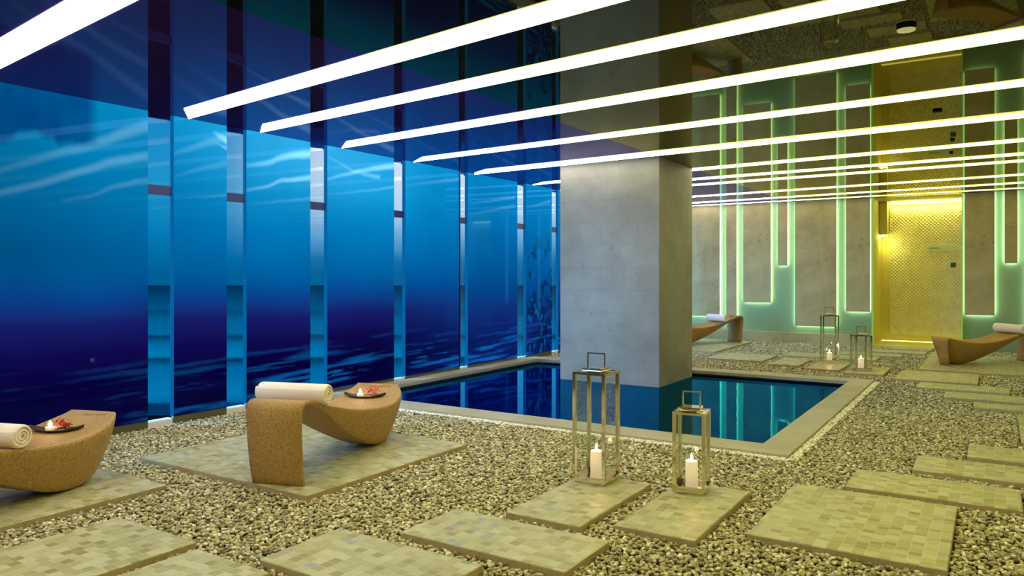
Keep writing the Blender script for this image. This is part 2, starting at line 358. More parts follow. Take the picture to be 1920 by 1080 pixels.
# windows: slit, transom, pane, white sill
for i, (a, b_) in enumerate(wins):
    bm = bmesh.new(); f = .003
    box(bm, -7.46, -7.424, a, a+f, .08, H); box(bm, -7.46, -7.424, b_-f, b_, .08, H)
    root = S('window_%d' % (i+1), bm, M_medge)
    bm = bmesh.new(); box(bm, -7.455, -7.43, a+f, b_-f, 2.44, 2.54); link('transom', bm, pbr('transom_blue', lin(40, 50, 110), .3) if i == 0 else bpy.data.materials['transom_blue'], root)
    bm = bmesh.new(); box(bm, -7.442, -7.438, a+f, b_-f, .06, 2.439); box(bm, -7.442, -7.438, a+f, b_-f, 2.541, H); link('pane', bm, M_winglass, root)
    bm = bmesh.new(); box(bm, -7.50, -7.405, a+.001, b_-.001, -.03, .06); bevel(bm, .01); link('window_sill', bm, M_sill, root)

# printed ocean panels
cz = [0, .5, .8, 1.1, 1.35, 1.6, 2.2, 2.8, 3.3]
cc = np.array([lin(*c)[:3] for c in [(7, 2, 54), (6, 2, 58), (14, 6, 76), (22, 26, 104), (8, 62, 142), (0, 88, 158), (0, 116, 188), (0, 140, 210), (0, 146, 216)]])
cr = np.array([lin(*c)[:3] for c in [(8, 25, 100), (10, 28, 105), (14, 36, 112), (8, 52, 128), (0, 66, 140), (0, 78, 150), (0, 98, 172), (0, 120, 195), (0, 128, 202)]])
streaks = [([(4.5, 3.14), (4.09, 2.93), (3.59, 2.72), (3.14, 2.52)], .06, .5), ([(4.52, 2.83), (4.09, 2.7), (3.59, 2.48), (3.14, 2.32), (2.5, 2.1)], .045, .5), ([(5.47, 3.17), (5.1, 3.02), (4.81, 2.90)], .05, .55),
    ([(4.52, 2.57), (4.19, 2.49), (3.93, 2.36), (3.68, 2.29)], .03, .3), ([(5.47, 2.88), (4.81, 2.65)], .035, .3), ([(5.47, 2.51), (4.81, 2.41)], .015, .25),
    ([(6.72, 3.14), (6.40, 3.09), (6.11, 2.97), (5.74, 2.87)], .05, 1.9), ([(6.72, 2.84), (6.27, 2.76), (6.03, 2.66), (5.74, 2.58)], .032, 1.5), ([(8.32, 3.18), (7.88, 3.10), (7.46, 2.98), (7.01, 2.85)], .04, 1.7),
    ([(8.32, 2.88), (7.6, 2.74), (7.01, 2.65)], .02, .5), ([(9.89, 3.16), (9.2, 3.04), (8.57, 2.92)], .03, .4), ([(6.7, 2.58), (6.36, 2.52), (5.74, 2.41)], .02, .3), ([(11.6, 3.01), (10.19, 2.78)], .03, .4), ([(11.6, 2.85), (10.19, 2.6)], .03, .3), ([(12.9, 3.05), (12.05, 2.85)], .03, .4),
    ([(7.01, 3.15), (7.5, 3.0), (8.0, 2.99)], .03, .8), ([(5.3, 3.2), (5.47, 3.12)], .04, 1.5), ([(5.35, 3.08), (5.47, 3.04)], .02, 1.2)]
def mural(y, z):
    zf = z + .10*(fbm(y*.9+5, z*.3, 3, 3)-.5)*2
    A = np.stack([np.interp(zf, cz, cc[:, k]) for k in range(3)], -1); B = np.stack([np.interp(zf, cz, cr[:, k]) for k in range(3)], -1)
    wr = np.clip((y-8.0)/2.5, 0, 1)[..., None]; c = A*(1-wr)+B*wr
    left = np.clip((y-2.6)/3.2, 0, 1)*.5+.5; up = np.clip((z-1.2)/.6, 0, 1); c = c*(1-up*(1-left))[..., None]
    hot = np.exp(-((y-6.9)/1.5)**2)*np.exp(-((z-3.2)/.5)**2); c = c*np.array([1, 1.14, 1])+hot[..., None]*np.array([.03, .12, .18])
    c = c*(.86+.28*fbm(y*1.3, z*1.1, 4, 9))[..., None]
    for pts, wd, k in streaks:  # bright tapering streaks added over the panel colours
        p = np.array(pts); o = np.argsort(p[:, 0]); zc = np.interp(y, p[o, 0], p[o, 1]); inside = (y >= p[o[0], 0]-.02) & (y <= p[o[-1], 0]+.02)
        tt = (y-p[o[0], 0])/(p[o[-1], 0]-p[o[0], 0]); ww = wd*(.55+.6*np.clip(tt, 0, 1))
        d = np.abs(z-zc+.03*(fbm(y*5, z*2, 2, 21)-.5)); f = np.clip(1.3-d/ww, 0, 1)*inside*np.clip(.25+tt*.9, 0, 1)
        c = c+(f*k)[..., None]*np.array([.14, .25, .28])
    # dark tree-like reflection painted into the print at the top left
    edge = 2.86+.14*fbm(y*3.2, y*0, 3, 40)+.0*z; blob = np.clip((z-(2.62+.32*fbm(y*3.5, z*0+2, 4, 41)))/.08, 0, 1)*np.clip((4.02-y)/.12, 0, 1)*np.clip((y-1.6)/.3, 0, 1)
    tex = .45+.5*fbm(y*5, z*3, 4, 44); c = c*(1-(blob*(.45+.75*tex))[..., None]*np.array([1, .62, .42]))
    # waves near the bottom
    wv = .72*fbm(y*1.1+z*1.0+3, z*25-y*.9, 4, 60)+.28*fbm(y*.6, z*4, 2, 63); amp = np.clip((.82-z)/.5, 0, 1)*np.clip((y-1.5)/6, .12, 1)
    f = np.clip((wv-.53)/.14, 0, 1)**1.3*amp
    c = c*(1-.45*amp*np.clip((.5-wv)/.2, 0, 1))[..., None]+f[..., None]*np.array([.0, .14, .42])*.75
    # rocky reflection painted as mottling in the panel beside the column
    rk = np.clip((y-12.02)/.1, 0, 1)*np.clip((2.5-z)/.5, 0, 1)*np.clip((fbm(y*7, z*5, 5, 77)-.5)/.08, 0, 1)*(y < 12.98)
    c = c*(1-.5*rk)[..., None]+(rk*np.clip((fbm(y*14, z*9, 3, 90)-.56)/.06, 0, 1))[..., None]*np.array([.0, .08, .22])
    return np.clip(c, 0, 1)
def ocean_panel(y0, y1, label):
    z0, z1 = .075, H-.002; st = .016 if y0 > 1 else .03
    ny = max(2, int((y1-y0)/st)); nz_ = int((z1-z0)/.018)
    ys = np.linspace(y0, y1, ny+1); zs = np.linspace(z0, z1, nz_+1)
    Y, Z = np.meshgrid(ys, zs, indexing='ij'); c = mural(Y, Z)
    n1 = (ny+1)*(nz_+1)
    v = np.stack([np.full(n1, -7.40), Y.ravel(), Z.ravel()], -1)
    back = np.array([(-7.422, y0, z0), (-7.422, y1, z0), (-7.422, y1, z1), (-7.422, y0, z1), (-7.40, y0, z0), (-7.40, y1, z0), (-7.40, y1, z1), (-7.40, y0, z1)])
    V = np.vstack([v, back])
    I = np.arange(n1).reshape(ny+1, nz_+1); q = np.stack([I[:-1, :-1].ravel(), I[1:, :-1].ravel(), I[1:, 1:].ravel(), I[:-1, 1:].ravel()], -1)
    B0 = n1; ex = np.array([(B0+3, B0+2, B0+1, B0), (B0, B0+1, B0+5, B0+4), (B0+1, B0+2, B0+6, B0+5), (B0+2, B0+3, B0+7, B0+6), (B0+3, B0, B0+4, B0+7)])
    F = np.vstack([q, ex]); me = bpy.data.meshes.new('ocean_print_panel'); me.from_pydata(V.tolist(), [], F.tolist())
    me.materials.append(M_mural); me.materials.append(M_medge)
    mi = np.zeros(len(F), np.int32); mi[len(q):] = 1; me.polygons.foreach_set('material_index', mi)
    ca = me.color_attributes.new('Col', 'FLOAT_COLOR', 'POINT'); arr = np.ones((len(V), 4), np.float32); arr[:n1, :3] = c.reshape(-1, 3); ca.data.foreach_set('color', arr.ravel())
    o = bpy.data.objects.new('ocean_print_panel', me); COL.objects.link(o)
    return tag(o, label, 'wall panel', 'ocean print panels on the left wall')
labs = ['blue ocean print glass panel out of frame behind the left lounger head', 'wide blue ocean print panel at far left edge with dark coral blotch on top', 'blue ocean print panel between first and second window slits from the left',
        'blue ocean print panel behind the white towel, between second and third window slits', 'blue ocean print panel with bright beams between third and fourth window slits', 'blue ocean print panel ending at the thin black vertical joint',
        'blue ocean print panel just right of the thin black vertical joint', 'narrow blue ocean print panel with dark rocks beside the stone column',
        'blue ocean print panel hidden behind the stone column, nearest the camera', 'blue ocean print panel behind the column, second from the back wall', 'blue ocean print panel next to the last window slit', 'blue ocean print panel meeting the back wall']
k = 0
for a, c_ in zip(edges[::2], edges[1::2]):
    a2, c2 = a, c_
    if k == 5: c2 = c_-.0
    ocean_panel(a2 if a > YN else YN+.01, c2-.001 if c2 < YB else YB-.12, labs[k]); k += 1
bm = bmesh.new(); box(bm, -7.3985, -7.385, 9.90, 9.925, .08, H-.003); tag(link('joint_strip', bm, M_black), 'thin black vertical joint strip beside the fifth window slit', 'wall trim')

# stone column standing in the pool
bm = bmesh.new(); box(bm, -5.72, -4.09, 10.30, 11.72, -1.15, H); S('column', bm, M_lime)['kind'] = 'structure'

# pool
bm = bmesh.new(); zt = .035
for r in ((CX0+.0, CX1, CY0, PY0), (CX0, CX1, PY1, CY1), (CX0, PX0, PY0, PY1), (PX1, CX1, PY0, PY1)): box(bm, r[0], r[1], r[2], r[3], -.012, zt)
tag(link('pool_coping', bm, M_coping), 'flat beige stone coping framing the blue pool', 'pool edge')
bm = bmesh.new()
g = .05
for r in ((CX0+.1, CX1-g, CY0+g, PY0+.04), (CX0+.1, CX1-g, PY1, CY1-g), (CX0+.1, PX0, PY0, PY1), (PX1-.05, CX1-g, PY0+.04, PY1)): box(bm, r[0], r[1], r[2], r[3], -1.2, -.045 if False else -.05)
S('trim_4', bm, M_black)
bm = bmesh.new()
box(bm, PX0+.001, PX1-.055, PY0+.045, 10.295, -1.2, -1.15); box(bm, PX0+.001, -5.73, 10.295, PY1-.001, -1.2, -1.15); box(bm, -4.08, PX1-.055, 10.295, PY1-.001, -1.2, -1.15)
e = .012
box(bm, PX0+.001, PX0+e, PY0+.045, PY1-.001, -1.15, -.045); box(bm, PX1-.055-e, PX1-.055, PY0+.045, PY1-.001, -1.15, -.045)
box(bm, PX0+e, PX1-.055-e, PY0+.045, PY0+.045+e, -1.15, -.045); box(bm, PX0+e, -5.73, PY1-e, PY1-.001, -1.15, -.045); box(bm, -4.08, PX1-.055-e, PY1-e, PY1-.001, -1.15, -.045)
tag(link('pool_basin', bm, M_pool), 'blue tiled basin under the pool water', 'swimming pool')
bm = bmesh.new()
for r in ((PX0+.001, PX1-.055, PY0+.045, 10.29), (PX0+.001, -5.73, 10.29, PY1-.001), (-4.08, PX1-.055, 10.29, PY1-.001), (-5.73, -4.08, 11.73, PY1-.001)):
    vs = [bm.verts.new(p) for p in ((r[0], r[2], -.04), (r[1], r[2], -.04), (r[1], r[3], -.04), (r[0], r[3], -.04))]; bm.faces.new(vs)
bmesh.ops.remove_doubles(bm, verts=bm.verts, dist=1e-5)
tag(link('pool_water', bm, M_water), 'still deep blue water filling the pool around the column', 'water', kind='stuff')
for i, (x, y) in enumerate(((-6.3, 7.16), (-3.9, 7.16), (-2.4, 7.16))):  # unseen lamps added under water to brighten the pool
    bm = bmesh.new(); y = PY0+.082; box(bm, x-.12, x+.12, y-.02, y, -.75, -.55)
    pl = link('pool_lamp', bm, emit('pool_lamp_glow', (.12, .6, 1, 1), 45) if i == 0 else bpy.data.materials['pool_lamp_glow']); pl.location.y = 0
    tag(pl, ['underwater lamp in the near pool wall, leftmost of the three', 'underwater lamp in the near pool wall, middle of the three', 'underwater lamp in the near pool wall beside the right corner'][i], 'lamp', 'underwater lamps')
# thin light line under the coping lip
bm = bmesh.new(); box(bm, CX0+.9, CX1-.04, CY0+.035, CY0+.05, -.027, -.014); box(bm, CX1-.05, CX1-.035, CY0+.05, CY1-.05, -.027, -.014)
tag(link('edge_light', bm, M_led_p), 'thin warm light line under the outer lip of the pool coping', 'lamp')

# outside: added dark plane and the sea far below the windows
bm = bmesh.new(); vs = [bm.verts.new(p) for p in ((-9000, -9000, -100), (-60, -9000, -100), (-60, 9000, -100), (-9000, 9000, -100))]; bm.faces.new(vs)
# the sea ends at its own horizon, 6.8 km out along the view over the bay
D_ = lambda d, r: (-math.sin(YAW)*d+math.cos(YAW)*r, math.cos(YAW)*d+math.sin(YAW)*r, -100)
bm.clear(); vs = [bm.verts.new(D_(*p)) for p in ((540, -1400), (540, 900), (6800, 6000), (6800, -9000))]; bm.faces.new(vs)
tag(link('sea', bm, M_sea), 'open blue sea with dark swell bands seen through the window slits', 'sea', kind='stuff')
bm = bmesh.new(); vs = [bm.verts.new(D_(*p)) for p in ((-200, -1400), (-200, 900), (540, 900), (540, -1400))]; bm.faces.new(vs)
tag(link('dark_shore', bm, M_dark_plane), 'unlit shore far below the windows', 'ground', kind='stuff')

# ------------------------------------------------------------------ ceiling light strips
def strip(ya, yb, wd, label, dz=.008):
    x0, x1 = -7.1, 4.9; bm = bmesh.new(); f = lambda x: ya+(yb-ya)*(x+7.3)/7.6
    p = [(-7.396, f(x0)+wd/2), (x0+.10, f(x0)-wd/2), (x1, f(x1)-wd/2), (x1, f(x1)+wd/2)]
    lo = [bm.verts.new((x, y, H-dz)) for x, y in p]; hi = [bm.verts.new((x, y, H-.0005)) for x, y in p]
    bm.faces.new(lo[::-1]); bm.faces.new(hi)
    for i in range(4): bm.faces.new((lo[i], lo[(i+1) % 4], hi[(i+1) % 4], hi[i]))
    bmesh.ops.recalc_face_normals(bm, faces=bm.faces)
    tag(link('ceiling_light_strip', bm, M_strip), label, 'ceiling light', 'glowing strips across the dark ceiling')
for a in [(-2.1, -3.0, .3, 'glowing ceiling light strip far behind the camera'), (-.5, -1.4, .3, 'glowing ceiling light strip just behind the camera'), (1.2, .35, .3, 'glowing ceiling light strip straight overhead of the camera'),
    (2.85, 1.98, .31, 'broad glowing ceiling light strip cutting the top left corner'),
    (4.85, 3.87, .32, 'glowing ceiling light strip starting near the first window slit, crossing top centre'),
    (5.81, 5.00, .29, 'glowing ceiling light strip starting between second and third window slits'),
    (7.13, 6.38, .31, 'glowing ceiling light strip starting between third and fourth window slits'),
    (8.63, 8.05, .28, 'glowing ceiling light strip starting just right of the fourth window slit'),
    (10.23, 9.66, .24, 'glowing ceiling light strip grazing the lit top of the column face', .02),
    (12.12, 11.50, .26, 'glowing ceiling light strip right behind the column'),
    (13.2, 12.82, .24, 'glowing ceiling light strip second behind the column'), (14.05, 13.6, .23, 'glowing ceiling light strip third behind the column'),
    (16.15, 15.48, .22, 'thin ceiling light strip third from the back wall'), (17.50, 16.85, .2, 'thin ceiling light strip second from the back wall'), (18.20, 17.9, .1, 'thinnest ceiling light strip washing the back wall')]: strip(*a)

# ceiling fittings
def disc(x, y, r, label, cat, m1, m2, name, h=.05):
    root = empty(name, (x, y, H)); bm = bmesh.new(); lathe(bm, [(0, -.001), (r*1.05, -.001), (r*1.05, -h*.7), (r, -h*.7)]); link('rim', bm, m1, root)
    bm = bmesh.new(); lathe(bm, [(r, -h*.7), (r*.95, -h), (0, -h)]); bmesh.ops.recalc_face_normals(bm, faces=bm.faces); link('cover', bm, m2, root, True); tag(root, label, cat)
disc(-.51, 5.8, .06, 'round pale ceiling fitting hanging under the dark ceiling near the top right', 'ceiling fitting', M_black, M_disc, 'ceiling_speaker', .03)
for x, y, lb in ((-.5, 8.95, 'small dark ceiling vent above the niche reflection, largest of three'), (-.45, 11.0, 'small dark ceiling slot, middle of the three'), (-.51, 12.15, 'small dark ceiling slot, farthest of the three')):
    bm = bmesh.new(); q = .09 if y < 10 else .05; box(bm, x-q/2, x+q/2, y-.03, y+.03, H-.02, H-.0005); bevel(bm, .006); tag(link('ceiling_vent', bm, M_vent), lb, 'vent')

# ------------------------------------------------------------------ back wall stone panels, lit from behind
def stone_panel(x0, x1, zb, label):
    root = empty('stone_panel', ((x0+x1)/2, YB-.08, zb)); hw = (x1-x0)/2; hh = H-.003-zb
    bm = bmesh.new(); box(bm, -hw, hw, -.02, .02, 0, hh); bevel(bm, .003); link('slab_face', bm, M_back, root)
    bm = bmesh.new(); e = .02
    box(bm, -hw+e, -hw+e+.008, .045, .066, e, hh-.01); box(bm, hw-e-.008, hw-e, .045, .066, e, hh-.01); box(bm, -hw+e, hw-e, .045, .066, e, e+.008)
    link('led_line', bm, M_led, root)
    tag(root, label, 'wall panel', 'backlit stone panels on the back wall')
stone_panel(-7.25, -5.69, .56, 'wide backlit stone panel immediately right of the column, behind the far lounger')
stone_panel(-5.53, -5.28, .24, 'narrow full length backlit stone panel above the far lounger leg')
stone_panel(-5.12, -4.47, .92, 'backlit stone panel with glowing bottom, right of the narrow full length one')
stone_panel(-4.31, -4.09, 1.8, 'shortest slim backlit stone panel left of the widest one')
stone_panel(-3.92, -3.02, .40, 'widest backlit stone panel, behind the tall far lantern')
stone_panel(-2.82, -2.33, .76, 'backlit stone panel immediately left of the yellow niche')
stone_panel(-.53, 0.0, .75, 'backlit stone panel immediately right of the yellow niche')
stone_panel(.17, .39, 1.82, 'short slim backlit stone panel near the right edge of the picture')
stone_panel(.56, 1.5, .45, 'backlit stone panel just beyond the right edge of the picture')
stone_panel(1.75, 2.9, .7, 'backlit stone panel well to the right of the short slim one')
stone_panel(3.1, 4.6, .45, 'backlit stone panel in the right back corner of the room')

# carved stone panel in the niche
m, t = material('carved_stone'); M_carved = m
b = t.n('ShaderNodeBsdfPrincipled', i_Roughness=.6); o = t.n('ShaderNodeOutputMaterial'); t.l(b.outputs[0], o.inputs[0])
tc = t.n('ShaderNodeTexCoord'); mp = t.n('ShaderNodeMapping'); mp.inputs['Rotation'].default_value = (0, PI/4, 0); t.l(tc.outputs['Object'], mp.inputs[0])
sp = t.n('ShaderNodeSeparateXYZ'); t.l(mp.outputs[0], sp.inputs[0])
nz = t.n('ShaderNodeTexNoise', i_Scale=6., i_Detail=4.); t.l(tc.outputs['Object'], nz.inputs['Vector'])
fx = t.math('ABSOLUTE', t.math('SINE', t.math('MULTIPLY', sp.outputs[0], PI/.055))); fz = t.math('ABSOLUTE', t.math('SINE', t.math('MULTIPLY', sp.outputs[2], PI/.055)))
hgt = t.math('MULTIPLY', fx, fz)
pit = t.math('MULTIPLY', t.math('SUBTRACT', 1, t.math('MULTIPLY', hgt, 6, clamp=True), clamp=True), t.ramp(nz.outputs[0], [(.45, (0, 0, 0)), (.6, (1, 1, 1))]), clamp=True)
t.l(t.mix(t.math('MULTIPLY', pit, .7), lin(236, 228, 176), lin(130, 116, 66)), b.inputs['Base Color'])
bp = t.n('ShaderNodeBump', i_Strength=.6, i_Distance=.02); t.l(hgt, bp.inputs['Height']); t.l(bp.outputs[0], b.inputs['Normal'])
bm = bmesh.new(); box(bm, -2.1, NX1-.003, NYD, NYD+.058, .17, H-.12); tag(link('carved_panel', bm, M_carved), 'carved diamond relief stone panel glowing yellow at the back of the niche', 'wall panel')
bm = bmesh.new(); root = empty('door_sign', (-1.03, NYD-.004, 2.2)); box(bm, -.28, .28, -.008, .0, -.075, .075); bevel(bm, .003); link('plate', bm, pbr('sign_plate', lin(214, 222, 190), .3), root)
bm = bmesh.new(); mtx = pbr('sign_text', lin(96, 116, 80), .5); x = -.24
for wd in (.018, .014, .018, .012, .018, .016, .014, .018, .016): box(bm, x, x+wd, -.010, -.008, -.014, .012); x += wd+.007
link('lettering', bm, mtx, root); tag(root, 'long pale sign plate with small grey lettering on the carved panel', 'sign')
bm = bmesh.new(); root = empty('call_button', (-.795, NYD-.003, 1.81)); box(bm, -.055, .055, -.02, 0, -.055, .055); bevel(bm, .006); link('housing', bm, pbr('green_switch', lin(30, 92, 50), .35), root)
bm = bmesh.new(); box(bm, -.03, .03, -.024, -.02, -.03, .03); link('push_plate', bm, pbr('green_plate', lin(20, 70, 44), .3), root); tag(root, 'small dark green switch plate under the pale sign', 'switch')

# ------------------------------------------------------------------ stepping slabs
ZS = .035
slabs = [(-6.15, -4.09, 3.68, 5.60, 'large mosaic slab under the centre wicker lounger'), (-7.15, -5.18, 1.20, 3.31, 'large mosaic slab under the left edge wicker lounger'),
 (-4.75, -3.93, 1.60, 2.70, 'mosaic stepping slab cut off in the bottom left corner'), (-3.83, -3.20, 1.75, 2.63, 'mosaic stepping slab at the bottom edge, second from the left corner'),
 (-3.40, -2.32, 2.72, 3.32, 'mosaic stepping slab at the bottom edge with scattered grey blue tiles'), (-3.03, -1.90, 3.47, 4.02, 'mosaic stepping slab in front of the tall near lantern slab'),
 (-2.71, -2.16, 4.14, 5.29, 'mosaic stepping slab carrying the tall near lantern'), (-2.00, -1.48, 4.29, 5.48, 'mosaic stepping slab carrying the short near lantern'),
 (-1.26, -.21, 4.58, 5.88, 'big mosaic slab at the bottom right corner'), (-.93, .16, 6.00, 6.58, 'long mosaic slab directly behind the big bottom right slab'),
 (-.56, .55, 6.80, 7.36, 'long mosaic slab at the right edge, third row from the bottom'), (-.20, .9, 7.54, 8.10, 'mosaic slab at the right edge, farthest of the near row'),
 (.21, 1.3, 8.45, 10.08, 'sliver of a mosaic slab at the right edge halfway back'),
 (-1.27, -.20, 12.59, 13.80, 'far mosaic slab in front of the right lounger slab, largest of its row'), (-.91, .17, 11.80, 12.36, 'far mosaic slab, second row in front of the right lounger'),
 (-.55, .55, 11.04, 11.58, 'far mosaic slab, third row in front of the right lounger'), (-.21, .9, 10.35, 10.78, 'far mosaic slab, fourth row in front of the right lounger'),
 (-1.06, 1.9, 14.05, 16.95, 'large slab under the right edge wicker lounger'),
 (-4.55, -3.53, 13.82, 14.92, 'wide far slab just right of the column, beyond the pool'), (-3.31, -2.83, 13.48, 14.63, 'far slab second from the column beyond the pool'),
 (-2.65, -2.13, 13.19, 14.40, 'far slab carrying the tall far lantern'), (-2.03, -1.46, 12.94, 13.93, 'far slab carrying the short far lantern'),
 (-3.45, -1.82, 15.05, 15.75, 'thin looking far slab row directly behind the tall far lantern'), (-2.6, -1.5, 15.95, 16.45, 'thin looking far slab, second row before the niche'), (-2.2, -1.15, 16.75, 17.35, 'thin looking far slab, last but one before the niche'), (-1.9, -1.1, 17.6, 18.2, 'thin looking far slab right at the foot of the niche'),
 (-7.0, -4.75, 14.98, 17.75, 'large slab under the lounger beyond the column')]
for x0, x1, y0, y1, lb in slabs:
    bm = bmesh.new(); box(bm, x0, x1, y0, y1, -.03, ZS); bevel(bm, .005)
    tag(link('stepping_slab', bm, M_mosaic), lb, 'paving slab', 'mosaic slabs laid in the gravel')

# ------------------------------------------------------------------ gravel
def ng_pebbles(name, mat, smin, smax):
    ng = bpy.data.node_groups.new(name, 'GeometryNodeTree')
    ng.interface.new_socket('Geometry', in_out='INPUT', socket_type='NodeSocketGeometry'); ng.interface.new_socket('Geometry', in_out='OUTPUT', socket_type='NodeSocketGeometry')
    N = ng.nodes.new; L = ng.links.new
    gi = N('NodeGroupInput'); go = N('NodeGroupOutput'); ic = N('GeometryNodeMeshIcoSphere'); ic.inputs['Radius'].default_value = .5; ic.inputs['Subdivisions'].default_value = 2
    sm = N('GeometryNodeSetShadeSmooth'); L(ic.outputs[0], sm.inputs[0])
    nt = N('ShaderNodeTexNoise'); nt.inputs['Scale'].default_value = 1.6; nt.inputs['Detail'].default_value = 1.
    vsub = N('ShaderNodeVectorMath'); vsub.operation = 'SUBTRACT'; vsub.inputs[1].default_value = (.5, .5, .5); L(nt.outputs['Color'], vsub.inputs[0])
    vsc = N('ShaderNodeVectorMath'); vsc.operation = 'SCALE'; vsc.inputs['Scale'].default_value = .5; L(vsub.outputs[0], vsc.inputs[0])
    spn = N('GeometryNodeSetPosition'); L(sm.outputs[0], spn.inputs['Geometry']); L(vsc.outputs[0], spn.inputs['Offset'])
    sma = N('GeometryNodeSetMaterial'); sma.inputs['Material'].default_value = mat; L(spn.outputs[0], sma.inputs[0])
    mtp = N('GeometryNodeMeshToPoints'); L(gi.outputs[0], mtp.inputs[0])
    rr = N('FunctionNodeRandomValue'); rr.data_type = 'FLOAT_VECTOR'; rr.inputs[0].default_value = (-.5, -.5, 0); rr.inputs[1].default_value = (.5, .5, 6.28)
    rs = N('FunctionNodeRandomValue'); rs.data_type = 'FLOAT_VECTOR'; rs.inputs[0].default_value = smin; rs.inputs[1].default_value = smax; rs.inputs['Seed'].default_value = 5
    ip = N('GeometryNodeInstanceOnPoints'); L(mtp.outputs[0], ip.inputs['Points']); L(sma.outputs[0], ip.inputs['Instance']); L(rr.outputs[0], ip.inputs['Rotation']); L(rs.outputs[0], ip.inputs['Scale'])
    L(ip.outputs[0], go.inputs[0]); return ng
def scatter(name, pts, ng, label, cat, mat):
    me = bpy.data.meshes.new(name); me.from_pydata(pts.tolist(), [], []); me.materials.append(mat)
    o = bpy.data.objects.new(name, me); COL.objects.link(o); md = o.modifiers.new('stones', 'NODES'); md.node_group = ng
    return tag(o, label, cat, kind='stuff')
def gravel_points(d0, d1, step):
    gx = np.arange(-7.40, 4.9, step); gy = np.arange(.2, 18.35, step); X, Y = np.meshgrid(gx, gy); X = X.ravel(); Y = Y.ravel()
    X = X+rng.uniform(-.5, .5, X.size)*step; Y = Y+rng.uniform(-.5, .5, X.size)*step
    d = -math.sin(YAW)*X+math.cos(YAW)*Y; r = math.cos(YAW)*X+math.sin(YAW)*Y
    k = (d > d0) & (d <= d1) & (r > -d*.80-.8) & (r < d*1.0+1.2) & (X > -7.38)
    k &= ~((X > CX0-.02) & (X < CX1+.015) & (Y > CY0-.015) & (Y < CY1+.015))
    k &= ~((X > NX0-.05) & (X < NX1+.05) & (Y > YB-.14)) & (Y < YB-.11)
    for x0, x1, y0, y1, _ in slabs: k &= ~((X > x0-.008) & (X < x1+.008) & (Y > y0-.008) & (Y < y1+.008))
    X = X[k]; Y = Y[k]; Z = -.016+.022*rng.random(X.size)**1.5+.010*fbm(X*2.2+40, Y*2.2+40, 3, 5)-.006
    return np.stack([X, Y, Z], -1)
pts = np.vstack([gravel_points(1.5, 9, .0215), gravel_points(9, 20, .030)])
scatter('gravel', pts, ng_pebbles('gravel_stones', M_peb, (.019, .016, .013), (.040, .029, .022)), 'bed of mixed beige and olive gravel around the slabs', 'gravel', M_peb)
# bright white pebbles against the coping
n = 2600; tpos = rng.random(n); off = rng.random(n)**1.6*.07+.008
near = tpos < .55; X = np.where(near, -6.6+(CX1+.05+6.6)*(tpos/.55), CX1+off); Y = np.where(near, CY0-off, CY0-.05+(CY1-CY0)*((tpos-.55)/.45))
scatter('white_pebbles', np.stack([X, Y, np.full(n, .004)+rng.random(n)*.006], -1), ng_pebbles('white_stones', M_pebw, (.02, .016, .014), (.036, .026, .022)), 'row of bright white pebbles along the outer pool coping', 'pebbles', M_pebw)

